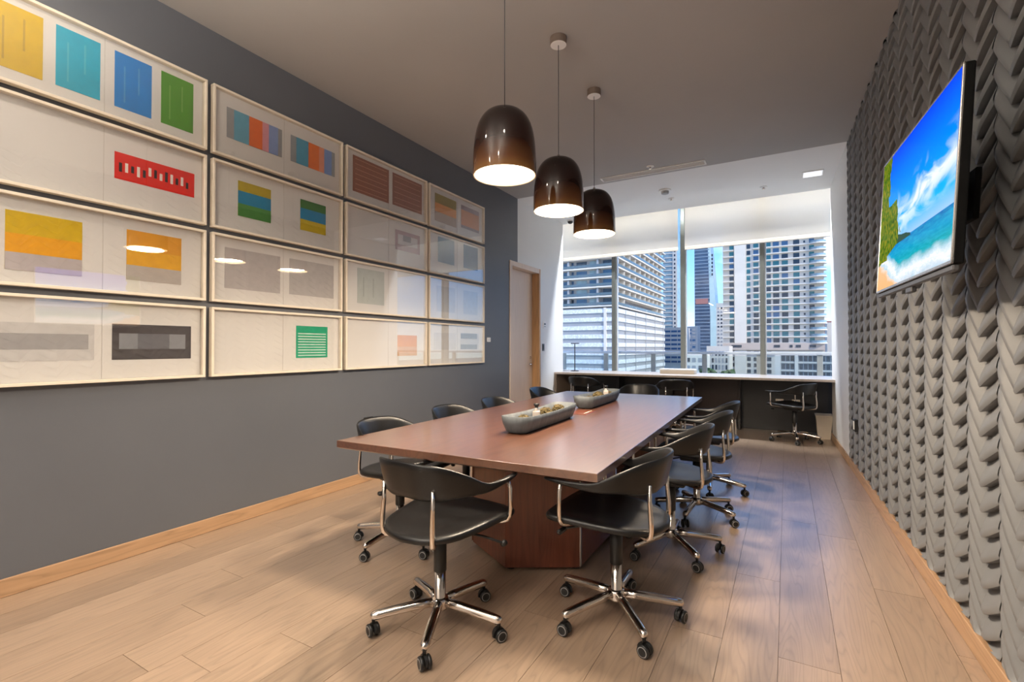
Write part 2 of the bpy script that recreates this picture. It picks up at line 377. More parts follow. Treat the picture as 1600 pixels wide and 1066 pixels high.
# ------------------------------------------------------------------ pendants
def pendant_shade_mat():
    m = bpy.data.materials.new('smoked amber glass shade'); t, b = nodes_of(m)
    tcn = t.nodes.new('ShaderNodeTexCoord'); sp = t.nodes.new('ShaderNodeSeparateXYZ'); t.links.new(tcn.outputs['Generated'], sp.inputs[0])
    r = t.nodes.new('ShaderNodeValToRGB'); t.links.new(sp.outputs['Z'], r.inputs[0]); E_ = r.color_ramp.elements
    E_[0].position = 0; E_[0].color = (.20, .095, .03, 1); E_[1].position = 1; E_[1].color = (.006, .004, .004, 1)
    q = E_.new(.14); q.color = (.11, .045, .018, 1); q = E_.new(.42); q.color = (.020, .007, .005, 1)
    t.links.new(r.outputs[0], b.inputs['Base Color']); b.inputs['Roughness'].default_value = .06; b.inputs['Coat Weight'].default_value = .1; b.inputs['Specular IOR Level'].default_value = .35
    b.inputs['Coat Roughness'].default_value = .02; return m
M_PSH = pendant_shade_mat()
M_PIN = mat('cream shade lining', (.80, .70, .54), .5, var=.01)
M_DIFF = emat('warm lamp diffuser', (1.0, .80, .55), PENDANT_GLOW)
def prof(r0, hgt):
    P = [(1.0, 0), (1.0, .12), (.995, .3), (.965, .5), (.90, .68), (.79, .82), (.62, .925), (.40, .982), (.16, 1.0), (.05, 1.0)]
    return [(a*r0, b*hgt) for a, b in P]
def make_pendant():
    root = thing('pendant_lamp', '', 'lamp')
    p = prof(.182, .385); p = [(a, b) for a, b in spline(p, 3)]
    inner = [(a-.006, b-.004 if i else b) for i, (a, b) in enumerate(p)][:-2]
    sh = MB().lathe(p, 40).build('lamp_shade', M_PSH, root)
    MB().lathe([(p[0][0], 0)]+inner, 40).build('shade_lining', M_PIN, sh)
    MB().lathe([(0, .035), (.171, .035)], 40).build('diffuser', M_DIFF, root)
    MB().lathe([(0, .41), (.010, .41), (.012, .383), (.02, .378), (.0, .378)], 16).build('cord_grip', M_CHROME, root)
    MB().tube([(0, 0, .40), (0, 0, ZC-2.29)], .0028, 6).build('cord', M_DGREY, root)
    top = ZC-2.29
    MB().lathe([(0, top-.055), (.058, top-.055), (.060, top-.052), (.060, top), (0, top)], 28, smooth=False).build('ceiling_canopy', mat('bronze canopy', (.20, .15, .12), .4, .2), root)
    MB().lathe([(0, top-.0565), (.0575, top-.0565), (.0575, top-.055)], 28, smooth=False).build('canopy_cover', M_WPLAST, root)
    return root
pend = make_pendant()
for i, ((x, y), z, lab) in enumerate((((-1.411, 2.393), 2.265, 'nearest and largest dark glass pendant lamp over the table'), ((-1.435, 3.207), 2.29, 'middle dark glass pendant lamp over the table'), ((-1.459, 4.022), 2.29, 'farthest dark glass pendant lamp over the table'))):
    o = pend if i == 0 else copy_tree(pend); o.location = (x, y, z); tag(o, lab, 'lamp', 'pendant lamps over the table')
    ld = bpy.data.lights.new('pendant_bulb', 'AREA'); ld.shape = 'DISK'; ld.size = .3; ld.energy = 40; ld.color = (1, .82, .62)
    lo = bpy.data.objects.new('pendant_bulb', ld); COL.objects.link(lo); lo.location = (x, y, z+.02)
pend.location.z = 2.29

# up-and-down fill bars added out of view behind the camera to brighten the room
for i, (x, y) in enumerate([(-2.2, -2.2), (-.7, -2.2), (-2.2, .0), (-.7, .0)]):
    t = thing('fill_light_bar', 'added fill light bar out of view behind the camera, %s' % ['rear left', 'rear right', 'front left', 'front right'][i], 'lamp', (x, y, 2.75), 0, 'added fill light bars behind the camera')
    MB().rbox(-.035, .035, -.6, .6, 0, .06, .004).build('fill_bar_housing', M_WPLAST, t)
    for yy in (-.5, .5): MB().tube([(0, yy, .06), (0, yy, ZC-2.75)], .002, 6).build('wire', M_DGREY, t)
    for nm, zz, rx, en in (('up', .066, PI, FILL_BAR*(.8 if i < 2 else 1.2)), ('down', -.006, 0, FILL_BAR*.25)):
        ld = bpy.data.lights.new('fill_bar_lamp', 'AREA'); ld.shape = 'RECTANGLE'; ld.size = .06; ld.size_y = 1.18; ld.energy = en; ld.color = (1, .91, .80)
        lo = bpy.data.objects.new('fill_bar_lamp', ld); COL.objects.link(lo); lo.location = (x, y, 2.75+zz); lo.rotation_euler = (rx, 0, 0)
# unseen fill strip added inside the blind pocket to brighten the window end
cv_ = thing('fill_light_strip', 'cool fill light strip added out of sight in the blind pocket', 'lamp', (-1.45, 8.24, 3.80))
MB().rbox(-2.4, 2.4, -.03, .03, 0, .03, .004).rbox(-2.4, 2.4, .034, .042, -.09, .03, .003).build('fill_strip_housing', M_WPLAST, cv_)  # second box is a baffle keeping the added light off the blinds
ld = bpy.data.lights.new('fill_strip_lamp', 'AREA'); ld.shape = 'RECTANGLE'; ld.size = 4.7; ld.size_y = .05; ld.energy = FILL_STRIP; ld.color = (.93, .96, 1)
lo = bpy.data.objects.new('fill_strip_lamp', ld); COL.objects.link(lo); lo.location = (-1.45, 8.24, 3.795); lo.rotation_euler = (R_(-32), 0, 0)

# fill downlights added out of view behind the camera for extra warm light
for i, (x, y) in enumerate([(-2.7, -2.2), (-.9, -2.2), (-2.7, -.6), (-.9, -.6), (-2.7, .95), (-.6, .95)]):
    t = thing('fill_downlight', 'added round fill downlight out of view behind the camera, %s' % ['back left', 'back right', 'middle left', 'middle right', 'front left', 'front right'][i], 'lamp', (x, y, ZC), 0, 'added fill downlights')
    MB().lathe([(.085, -.001), (.085, -.008), (.062, -.008), (.060, .0)], 24, smooth=False).build('trim_ring', M_WPLAST, t)
    MB().lathe([(0, -.003), (.060, -.003)], 24).build('lens', emat('fill downlight glow', (1, .86, .68), 8), t)
    ld = bpy.data.lights.new('fill_downlight_lamp', 'AREA'); ld.shape = 'DISK'; ld.size = .12; ld.energy = FILL_DOWN; ld.color = (1, .84, .68); ld.spread = 2.7
    lo = bpy.data.objects.new('fill_downlight_lamp', ld); COL.objects.link(lo); lo.location = (x, y, ZC-.02)

# ------------------------------------------------------------------ conference table
AT = .0256
def trot(x, y): return (x*math.cos(AT)-y*math.sin(AT), x*math.sin(AT)+y*math.cos(AT))
tcx, tcy = trot(-1.4608, 3.8515)
tb = thing('conference_table', 'long reddish cherry wood conference table on two angular pedestals', 'table', (tcx, tcy, 0), AT)
HX, HY = .795, 1.826
top = MB()
b0 = [(-HX, -HY), (HX, -HY), (HX, HY), (-HX, HY)]; b1 = [(x*(1-.012/HX), y*(1-.012/HY)) for x, y in b0]
top.add([(x, y, .75) for x, y in b1 and [(x*(1-.002/HX), y*(1-.002/HY)) for x, y in b0]]+[(x, y, .748) for x, y in b0]+[(x, y, .712) for x, y in b0]+[(x, y, .703) for x, y in b1],
        [(0, 1, 2, 3), (15, 14, 13, 12)]+[(4*j+4+k, 4*j+4+(k+1) % 4, 4*j+(k+1) % 4, 4*j+k) for j in range(3) for k in range(4)])
top.build('table_top', M_CHERRY, tb)
inv = lambda p: ((p[0]-tcx)*math.cos(AT)+(p[1]-tcy)*math.sin(AT), -(p[0]-tcx)*math.sin(AT)+(p[1]-tcy)*math.cos(AT))
def pedestal(pts, flip):
    pp = [inv(p) for p in pts]
    pd = MB().prism(pp, .022, .7025).build('pedestal', M_CHERRYD, tb)
    c = (sum(p[0] for p in pp)/6, sum(p[1] for p in pp)/6)
    for p in pp:
        MB().lathe([(0, 0), (.026, 0), (.026, .022), (0, .022)], 14, (c[0]+(p[0]-c[0])*.88, c[1]+(p[1]-c[1])*.88, 0), smooth=False).build('foot', M_BLACK, pd)
    for p in (pp[2], pp[3], pp[0], pp[5]):
        s = 1 if p[0] > c[0] else -1
        MB().rbox(p[0]-.004+s*.004, p[0]+.004+s*.004, p[1]-.012, p[1]+.012, .03, .70, .002).build('metal_strip', M_CHROME, pd)
pedestal([(-1.80, 2.645), (-1.425, 2.425), (-1.05, 2.645), (-1.05, 3.30), (-1.425, 3.52), (-1.80, 3.30)], 0)
pedestal([(-1.86, 4.50), (-1.485, 4.28), (-1.11, 4.50), (-1.11, 5.15), (-1.485, 5.37), (-1.86, 5.15)], 1)
hc = MB().rbox(-.08, .08, -.13, .13, .750, .753, .001); hc.build('cable_hatch', M_CHERRYD, tb, loc=(*inv((-1.50, 3.83)), 0))
MB().box(-.06, -.052, -.10, .10, .753, .7545).build('hatch_pull', M_CREAM, tb, loc=(*inv((-1.40, 3.85)), 0))

# ------------------------------------------------------------------ chairs
def make_chair():
    root = thing('swivel_armchair', '', 'chair')
    # seat
    hp = [(0, -.252), (.12, -.225), (.205, -.145), (.243, -.02), (.262, .11), (.270, .205), (.235, .258), (.11, .272)]
    out = spline(hp+[(0, .274)]+[(-x_, y_) for x_, y_ in reversed(hp[1:])]+[(0, -.252)], 3)[:-1]; N = len(out)
    rings = [(.02, .449), (.35, .451), (.62, .457), (.84, .466), (.95, .467), (.99, .461), (1.0, .451), (.985, .440), (.93, .434), (.5, .432), (.02, .432)]
    vs = [(x*s, y*s - (0), z+.052+.075*y*s-.018*max(0, (y*s)/.27-.6)) for s, z in rings for x, y in out]
    fs = [(i*N+k, i*N+(k+1) % N, (i+1)*N+(k+1) % N, (i+1)*N+k) for i in range(len(rings)-1) for k in range(N)]
    fs = [tuple(reversed(f)) for f in fs]
    MB().add(vs, fs+[tuple(range(N)), tuple(reversed(range((len(rings)-1)*N, len(rings)*N)))], 0, True).build('seat', M_LEATHER, root)
    # wrap-around back: x, y, z top, height, thickness, lean
    half = [(0, -.234, .818, .165, .020, .040), (.095, -.226, .815, .165, .020, .040), (.178, -.182, .803, .148, .020, .034), (.238, -.10, .762, .100, .020, .022), (.268, .0, .710, .048, .022, .010), (.276, .10, .7015, .026, .028, .002), (.268, .18, .7005, .019, .032, 0), (.254, .25, .699, .012, .022, 0)]
    cp = [(-a[0],)+a[1:] for a in reversed(half[1:])]+half
    S = spline(cp, 5); n = 12; vs = []
    for i, (x, y, zt, h, th, le) in enumerate(S):
        a, b = S[max(i-1, 0)], S[min(i+1, len(S)-1)]
        tx, ty = b[0]-a[0], b[1]-a[1]; L = math.hypot(tx, ty); nx, ny = ty/L, -tx/L
        for k in range(n):
            t = 2*PI*k/n; c, s = math.cos(t), math.sin(t)
            cu = math.copysign(abs(c)**.6, c)*th/2; sv = math.copysign(abs(s)**.75, s)*h/2
            lean = le*(sv/h) if h else 0
            vs.append((x+nx*(cu+lean), y+ny*(cu+lean), zt-h/2+sv))
    m_ = len(S)
    fs = [(i*n+k, i*n+(k+1) % n, (i+1)*n+(k+1) % n, (i+1)*n+k) for i in range(m_-1) for k in range(n)]
    MB().add(vs, fs+[tuple(reversed(range(n))), tuple(range((m_-1)*n, m_*n))], 0, True).build('backrest', M_LEATHER, root)
    # posts
    for sx in (-1, 1):
        x, y = sx*.284, .165
        MB().tube([(sx*.268, y, .698), (x, y, .65), (x, y, .555), (x*.99, y, .522), (x*.95, y*.98, .502), (x*.87, y*.95, .492), (x*.6, y*.8, .482), (x*.3, y*.5, .470)], .0095, 10).build('arm_post', M_CHROME, root)
        x, y = sx*.150, -.205
        MB().tube([(x, y, .70), (x, y, .62), (x*1.02, y*1.03, .545), (x*1.02, y*1.03, .50), (x*1.0, y*1.01, .475), (x*.95, y*.96, .461), (x*.85, y*.86, .456), (x*.45, y*.45, .456)], [.0085, .0095, .0115, .0115, .0115, .011, .0105, .0095], 10).build('back_post', M_CHROME, root)
    MB().rbox(-.09, .09, -.10, .11, .430, .478, .008).build('seat_mechanism', M_BLACK, root)
    MB().tube([(.06, .03, .448), (.20, .07, .440), (.295, .09, .425)], .006, 8).lathe([(0, -.012), (.012, -.012), (.014, 0), (.012, .012), (0, .012)], 12, (.30, .092, .424), axis='y').build('height_lever', M_BLACK, root)
    MB().tube([(-.06, .09, .452), (-.18, .19, .445)], .006, 8).rbox(-.235, -.165, .180, .205, .430, .455, .008).build('tilt_lever', M_BLACK, root)
    MB().lathe([(0, .432), (.030, .432), (.030, .262), (.027, .260), (0, .260)], 20).build('gas_sleeve', M_BLACK, root)
    MB().lathe([(0, .262), (.026, .262), (.026, .13), (.031, .122), (.031, .10), (0, .10)], 20).build('column', M_CHROME, root)
    MB().lathe([(0, .142), (.036, .140), (.042, .128), (.042, .098), (.036, .088), (0, .086)], 20).build('hub', M_CHROME, root)
    leg = MB().tube([(.03, 0, .118), (.10, 0, .114), (.20, 0, .104), (.275, 0, .094), (.297, 0, .090), (.307, 0, .087), (.311, 0, .085)], [.021, .0215, .021, .0205, .0195, .015, .006], 12).mesh('base_leg', M_CHROME)
    cas = MB().lathe([(0, .092), (.008, .092), (.008, .05), (0, .05)], 8)
    A = [(.0175*math.cos(a)*1.75, .030+.0175*math.sin(a)*1.75) for a in [PI*i/8*1.15-.2 for i in range(9)]]
    cv = [(xx, yy, zz) for xx in (-.006, .006) for yy, zz in A]
    cas.add(cv+[(-.006, 0, .03), (.006, 0, .03)], [(i, i+1, 9+i+1, 9+i) for i in range(8)]+[(18, i+1, i) for i in range(8)]+[(19, 9+i, 9+i+1) for i in range(8)])
    cas = cas.mesh('caster', M_BLACK)
    wh = MB().lathe([(0, -.009), (.009, -.0095), (.018, -.009), (.0215, -.0085), (.027, -.006), (.0285, 0), (.027, .006), (.0215, .0085), (.018, .009), (.009, .0095), (0, .009)], 20, axis='x', ms=[0, 0, 1, 0, 0, 0, 0, 1, 0, 0]).mesh('wheel', [M_BLACK, M_RING])
    for k in range(5):
        a = 2*PI*k/5
        link('base_leg', leg, root, (0, 0, 0), (0, 0, a))
        co = link('caster', cas, root, (.298*math.cos(a), .298*math.sin(a), 0), (0, 0, a+PI/2+(.9, -.5, .3, -1.1, .6)[k]))
        for sx in (-1, 1): link('wheel', wh, co, (sx*.0165, -.004, .0285))
    return root
proto = make_chair()
# seat and back turn on the base: facing angle and base angle are set apart
UPPER = {'seat', 'backrest', 'arm_post', 'back_post', 'seat_mechanism', 'height_lever', 'tilt_lever', 'gas_sleeve'}
def R(d): return math.radians(d)
CH = [
 ((-1.41, 1.80), 85, 8, 'black leather swivel armchair at the near end of the table, back to the camera'),
 ((-.72, 2.28), 178, 22, 'black leather swivel armchair at the near right corner, nearest of the right row'),
 ((-.65, 3.20), 180, 22, 'second black swivel armchair along the right side of the table'),
 ((-.61, 3.96), 180, -25, 'third black swivel armchair along the right side of the table'),
 ((-.62, 4.72), 181, -10, 'farthest black swivel armchair along the right side of the table'),
 ((-2.23, 2.42), 4, 53, 'nearest black swivel armchair on the left side of the table'),
 ((-2.26, 3.22), 0, 10, 'second black swivel armchair on the left, only its back tip above the table'),
 ((-2.28, 3.97), 0, 30, 'third black swivel armchair on the left, a small pale glint above the table'),
 ((-2.42, 5.22), 2, 20, 'black swivel armchair at the far left corner of the table, in front of the door'),
 ((-1.66, 6.12), 268, 40, 'black swivel armchair at the far end of the table, facing the camera'),
 ((-2.98, 7.72), 88, 15, 'black swivel armchair at the left end of the window counter'),
 ((-1.50, 7.72), 106, 33, 'middle black swivel armchair at the window counter'),
 ((.09, 7.72), 148, -85, 'black swivel armchair standing free at the right end of the window counter'),
]
for i, ((x, y), face, base, lab) in enumerate(CH):
    c = proto if i == 0 else copy_tree(proto)
    c.location = (x, y, 0); c.rotation_euler = (0, 0, R(base))
    for p in c.children:
        nm = p.name.split('.')[0]
        if nm in UPPER: p.rotation_euler.z = R(face-90-base)
    tag(c, lab, 'chair', 'chairs around the table' if i < 10 else 'chairs at the window counter')

# ------------------------------------------------------------------ stone troughs with moss and bottles
def trough(loc, rz, lab, balls, bottles, glab):
    t = thing('stone_trough', lab, 'planter', loc, rz, 'stone troughs on the table')
    def outl(w, l, c): return [(-w+c, -l), (w-c, -l), (w, -l+c), (w, l-c), (w-c, l), (-w+c, l), (-w, l-c), (-w, -l+c)]
    L_ = .468
    lv = [(outl(.062, L_-.05, .03), .0, 0), (outl(.074, L_-.03, .035), .012, 0), (outl(.090, L_-.008, .04), .060, 0), (outl(.098, L_, .042), .100, .012), (outl(.092, L_-.006, .04), .101, .012), (outl(.078, L_-.03, .036), .058, 0), (outl(.06, L_-.06, .03), .02, 0)]
    # subdivide each outline so that the rim can rise towards the ends
    def dens(poly):
        o_ = []
        for i in range(8):
            a, b = poly[i], poly[(i+1) % 8]; m = 10 if i in (2, 6) else 3
            for k in range(m): o_.append((a[0]+(b[0]-a[0])*k/m, a[1]+(b[1]-a[1])*k/m))
        return o_
    vs = []; 
    for poly, z, up in lv:
        D_ = dens(poly); n = len(D_)
        for x, y in D_: vs.append((x, y, z+up*(abs(y)/L_)**2))
    fs = [(i*n+k, i*n+(k+1) % n, (i+1)*n+(k+1) % n, (i+1)*n+k) for i in range(len(lv)-1) for k in range(n)]
    MB().add(vs, fs+[tuple(reversed(range(n))), tuple(range((len(lv)-1)*n, len(lv)*n))], 0, True).build('trough_body', M_CONC, t)
    ca, sa = math.cos(rz), math.sin(rz)
    for k, (y, r, l2) in enumerate(balls):
        bm = bmesh.new(); bmesh.ops.create_icosphere(bm, subdivisions=4, radius=r); rg = random.Random(k*7+int(y*100))
        for v in bm.verts: v.co *= 1+rg.uniform(-.13, .10)
        for v in bm.verts: v.co.y *= 1.25; v.co.z *= .9
        me = bpy.data.meshes.new('moss_ball'); bm.to_mesh(me); bm.free(); me.materials.append(M_MOSS)
        for p in me.polygons: p.use_smooth = False
        o_ = link('moss_ball', me, None, (loc[0]-y*sa, loc[1]+y*ca, loc[2]+.025+r*.88)); tag(o_, l2, 'moss', 'moss balls in the troughs')
    for y, l2 in bottles:
        b = thing('glass_bottle', l2, 'bottle', (loc[0]-y*sa, loc[1]+y*ca, loc[2]+.024), rz+.3)
        MB().rbox(-.026, .026, -.026, .026, 0, .085, .008, seg=2).lathe([(.020, .083), (.013, .094), (.012, .106), (0, .106)], 14).build('bottle_body', mat('milky white glass', (.36, .32, .29), .2), b)
        MB().lathe([(0, .104), (.011, .104), (.012, .115), (.020, .122), (.021, .134), (0, .136)], 14).build('stopper', M_BLACK, b)
trough((-1.515, 3.10, .7505), .03, 'near grey stone trough with moss balls and a bottle on the table',
       [(-.30, .045, 'moss ball at the near end of the near trough'), (.06, .050, 'moss ball beside the bottle in the near trough'), (.30, .048, 'moss ball at the far end of the near trough')],
       [(-.10, 'small pale bottle with black stopper in the near trough')], 0)
trough((-1.595, 4.50, .7505), .03, 'far grey stone trough with moss balls and a bottle on the table',
       [(-.28, .043, 'moss ball at the near end of the far trough'), (.0, .052, 'moss ball in the middle of the far trough'), (.34, .040, 'moss ball at the far end of the far trough')],
       [(.25, 'small pale bottle with clear stopper in the far trough')], 0)

# ------------------------------------------------------------------ framed prints on the left wall
def C(r, g, b): return lin((r, g, b))
def pm(c):
    n = 'print ink %d %d %d' % c
    return mat(n, lin(c), .75, var=.05, scale=25)
FW, FH = 1.147, .491
COLY = [.713, 1.900, 3.087, 4.274]; ROWZ = [2.678, 2.149, 1.623, 1.092]
YEL, CY, BL, GR, RED, OR = (206, 172, 0), (0, 164, 196), (0, 124, 204), (72, 142, 22), (214, 28, 12), (222, 148, 20)
# print: y0,y1,z0,z1, colour, list of rectangles (a0,a1,b0,b1,colour) in 0..1 of the print
def band3(c1, c2, c3): return [(0, 1, .36, .68, c2), (0, 1, 0, .36, c3)]
def ticks(seed, cols, n=13):
    g = random.Random(seed); o_ = []
    for i in range(n):
        a = .05+i*.9/n; b = g.uniform(.25, .4); o_.append((a, a+.035, b, b+g.uniform(.25, .42), cols[i % len(cols)]))
    return o_
def lines(c, n=7): return [(.06, .94, .08+i*.84/(n-1)-.006, .08+i*.84/(n-1)+.006, c) for i in range(n)]
def soft(c, c2): return [(.24, .28, .12, .78, c2), (.62, .66, .35, .85, c2)]
W_, K_ = (232, 226, 220), (40, 30, 34)
ART = {
 (0, 0): ('four solid prints in yellow, cyan, blue and green', [(.80, 1.010, 2.764, 3.107, YEL, soft(0, (176, 148, 20))), (1.064, 1.265, 2.767, 3.108, CY, soft(0, (70, 180, 200))), (1.335, 1.532, 2.767, 3.107, BL, soft(0, (70, 150, 206))), (1.586, 1.782, 2.767, 3.109, GR, soft(0, (112, 160, 70)))]),
 (1, 0): ('one wide red print with black and white ticks', [(1.339, 1.793, 2.328, 2.492, RED, ticks(3, [K_, W_]))]),
 (2, 0): ('a large yellow print and a smaller orange print', [(.872, 1.189, 1.709, 2.022, YEL, [(.0, 1, .0, .62, (226, 160, 4)), (.0, 1, .0, .3, (184, 176, 176))]), (1.405, 1.715, 1.718, 2.030, (214, 150, 40), [(0, 1, 0, .62, (222, 166, 40)), (0, 1, 0, .3, (180, 172, 164))])]),
 (3, 0): ('a pale grey print and a charcoal print', [(.80, 1.250, 1.224, 1.433, (200, 198, 196), [(.0, .94, .30, .72, (160, 158, 158))]), (1.336, 1.780, 1.223, 1.442, (64, 58, 60), [(.08, .92, .3, .74, (132, 134, 140)), (.30, .70, .3, .74, (100, 100, 106))])]),
 (0, 1): ('two wide prints striped grey, blue and orange', [(2.011, 2.454, 2.834, 3.057, (150, 152, 154), [(.12, .38, 0, 1, (96, 164, 190)), (.38, .62, 0, 1, (226, 104, 20)), (.62, .74, 0, 1, (222, 150, 160)), (.74, .92, 0, 1, (132, 156, 206))]), (2.532, 2.979, 2.835, 3.052, (150, 156, 160), [(.12, .38, 0, 1, (66, 156, 190)), (.38, .62, 0, 1, (228, 112, 20)), (.62, .74, 0, 1, (226, 150, 120)), (.74, .92, 0, 1, (118, 150, 206))])]),
 (1, 1): ('two small square prints in ochre, blue and green', [(2.098, 2.361, 2.280, 2.543, (182, 160, 14), [(0, 1, 0, .72, (20, 136, 180)), (0, 1, 0, .36, (76, 138, 60))]), (2.627, 2.883, 2.287, 2.546, (60, 122, 50), [(0, 1, 0, .72, (20, 134, 184)), (0, 1, 0, .36, (206, 180, 20))])]),
 (2, 1): ('two plain pale grey prints', [(2.004, 2.445, 1.731, 2.028, (182, 176, 174), []), (2.527, 2.971, 1.735, 2.030, (182, 178, 176), [])]),
 (3, 1): ('one green and white striped print', [(2.593, 2.908, 1.210, 1.479, (14, 160, 118), [(.06, .94, .06+i*.085, .095+i*.085, (196, 222, 210)) for i in range(9)])]),
 (0, 2): ('two brown prints ruled with fine pale lines', [(3.188, 3.661, 2.775, 3.116, (150, 92, 66), lines((222, 170, 140))), (3.714, 4.175, 2.781, 3.115, (150, 96, 74), lines((222, 176, 150), 6))]),
 (1, 2): ('one small mauve grey print', [(3.758, 4.143, 2.324, 2.533, (176, 150, 152), [(.1, .9, .3, .8, (204, 200, 198)), (.3, .62, .5, .8, (150, 146, 146))])]),
 (2, 2): ('one pale grey green print', [(3.248, 3.600, 1.720, 2.058, (184, 190, 184), [(.2, .24, .2, .75, (160, 166, 160)), (.56, .60, .2, .75, (164, 170, 164))])]),
 (3, 2): ('one small amber print', [(3.793, 4.098, 1.208, 1.427, (214, 150, 80), [(.0, 1, .0, .45, (208, 166, 120))])]),
 (0, 3): ('two small olive and peach prints', [(4.408, 4.824, 2.776, 3.098, (156, 140, 56), [(0, 1, 0, .66, (222, 152, 70)), (0, 1, 0, .34, (178, 160, 140))]), (4.926, 5.328, 2.806, 3.091, (156, 142, 146), [(0, 1, .12, .8, (214, 150, 100))])]),
 (1, 3): ('two small slate blue prints', [(4.467, 4.784, 2.302, 2.600, (126, 152, 172), []), (4.982, 5.301, 2.305, 2.600, (84, 112, 140), [])]),
 (2, 3): ('two very pale grey prints', [(4.45, 4.80, 1.72, 2.02, (204, 204, 204), []), (4.98, 5.30, 1.72, 2.02, (200, 202, 204), [])]),
 (3, 3): ('a faint grey print and a darker grey one', [(4.40, 4.82, 1.27, 1.47, (206, 204, 202), []), (4.92, 5.326, 1.274, 1.475, (196, 196, 196), [(.0, .9, .66, 1, (120, 122, 126)), (.0, .9, 0, .3, (128, 130, 134))])]),
}
def frame_mesh():
    b = .017; f = MB()
    for (y0, y1, z0, z1) in ((0, FW, 0, b), (0, FW, FH-b, FH), (0, b, b, FH-b), (FW-b, FW, b, FH-b)): f.rbox(0.004, .046, y0, y1, z0, z1, .002)
    return f.mesh('frame', M_CREAM)
FM = frame_mesh()
GM = MB().box(.036, .038, .016, FW-.016, .016, FH-.016).mesh('glazing', M_GLASS)
PMs = MB().box(.009, .0105, .020, FW/2-.002, .018, FH-.018).mesh('paper', M_PAPER); PMr = MB().box(.010, .0115, FW/2+.002, FW-.020, .018, FH-.018).mesh('paper', M_PAPER)
BM = MB().box(.003, .009, .012, FW-.012, .012, FH-.012).mesh('backing', mat('frame backing', (.60, .57, .53), .9))
ORD = ['top', 'second', 'third', 'bottom']; CO = ['nearest', 'second', 'third', 'farthest']
for (r, c), (desc, prints) in ART.items():
    t = thing('framed_print', 'cream frame holding %s, %s row' % (desc, ORD[r]), 'picture', (XL, COLY[c], ROWZ[r]), 0, 'framed prints on the charcoal wall')
    link('frame', FM, t); link('backing', BM, t); pa = link('paper', PMs, t); pb = link('paper', PMr, t); link('glazing', GM, t)
    for (y0, y1, z0, z1, col, rects) in prints:
        a0, a1, c0, c1 = y0-COLY[c], y1-COLY[c], z0-ROWZ[r], z1-ROWZ[r]
        m = MB(); mats = [pm(col)]; xf = .0125
        m.box(.0105, xf, a0, a1, c0, c1, 0)
        for i, (q0, q1, p0, p1, cc) in enumerate(rects):
            mm = pm(cc)
            if mm not in mats: mats.append(mm)
            xo = xf+.0004*(i+1) if len(rects) < 6 else xf+.0004
            m.box(xf-.0005, xo, a0+(a1-a0)*q0, a0+(a1-a0)*q1, c0+(c1-c0)*p0, c0+(c1-c0)*p1, mats.index(mm))
        m.build('print', mats, pa if (a0+a1)/2 < FW/2 else pb)

# small fittings on the left wall
def plate(name, lab, cat, loc, w, hh, m1, m2, inner):
    t = thing(name, lab, cat, loc)
    MB().rbox(0, .010, -w/2, w/2, -hh/2, hh/2, .003).build('face_plate', m1, t)
    for (y0, y1, z0, z1) in inner: MB().rbox(.009, .014, y0, y1, z0, z1, .0015).build('insert', m2, t)
    return t
plate('caption_card', 'tiny white caption card right of the framed prints', 'card', (XL, 5.585, 1.402), .085, .06, M_WPLAST, mat('grey ink', (.5, .5, .5), .8), [(-.025, .025, .006, .010), (-.025, .01, -.008, -.004)])
plate('thermostat', 'white thermostat on the white wall right of the door', 'thermostat', (XL, 7.34, 1.675), .115, .12, M_WPLAST, M_DGREY, [(-.03, .03, .0, .03), (-.03, .03, -.035, -.025)])
plate('card_reader', 'dark grey card reader on the white wall below the thermostat', 'card reader', (XL, 7.29, 1.297), .075, .12, M_DGREY, M_BLACK, [(-.02, .02, -.035, .04)])
plate('wall_outlet', 'black outlet with a pale switch low on the charcoal wall', 'outlet', (XL, 3.40, .56), .12, .12, M_BLACK, M_WPLAST, [(.0, .042, -.045, .045)])
yo = 5.88
t = thing('wall_outlet', 'small outlet with a pale switch low on the relief wall', 'outlet', (xr(yo)-.012, yo, .52), RZ)
MB().rbox(-.016, .02, -.04, .04, -.06, .06, .003).build('face_plate', M_BLACK, t); MB().rbox(-.022, -.014, -.018, .022, -.04, .04, .002).build('insert', M_WPLAST, t)

# ------------------------------------------------------------------ television
TC = Vector((.463, 2.61, 1.908))
ax = Vector((.066, -1.015, 0)).normalized()          # screen left to right as seen from the room (towards the camera)
up = Vector((.038, 0, .662)); up = (up-ax*up.dot(ax)).normalized(); nrm = ax.cross(up)   # into the wall / out
if nrm.x > 0: nrm = -nrm
# local axes: X = ax (right), Y = -nrm (into the wall), Z = up
mtx = Matrix((ax, -nrm, up)).transposed().to_4x4(); mtx.translation = TC
tv = thing('television', 'wall mounted flat television showing a tropical beach', 'television'); tv.matrix_world = mtx
TW, TH = .512, .332
MB().rbox(-TW, TW, .002, .030, -TH, TH, .004).build('housing', M_MATTE, tv)
MB().rbox(-.34, .34, .03, .065, -TH+.02, .12, .012).build('rear_cover', M_MATTE, tv)
bz = MB()
for a in ((-TW, TW, -TH, -TH+.013), (-TW, TW, TH-.009, TH), (-TW, -TW+.009, -TH, TH), (TW-.009, TW, -TH, TH)): bz.rbox(a[0], a[1], -.004, .004, a[2], a[3], .002)
bz.build('bezel', M_SILVER, tv)
MB().rbox(-TW+.01, TW-.01, .004, .022, -TH-.022, -TH, .004).build('speaker_bar', M_DGREY, tv)
MB().rbox(-.05, .03, .01, .03, -TH-.045, -TH-.02, .004).build('sensor_box', M_DGREY, tv)
mt = MB().rbox(-.22, .22, .065, .075, -.12, .10, .003).rbox(-.05, .05, .075, .17, -.05, .05, .004).rbox(-.12, .12, .165, .185, -.10, .10, .003); mt.build('wall_bracket', M_MATTE, tv)
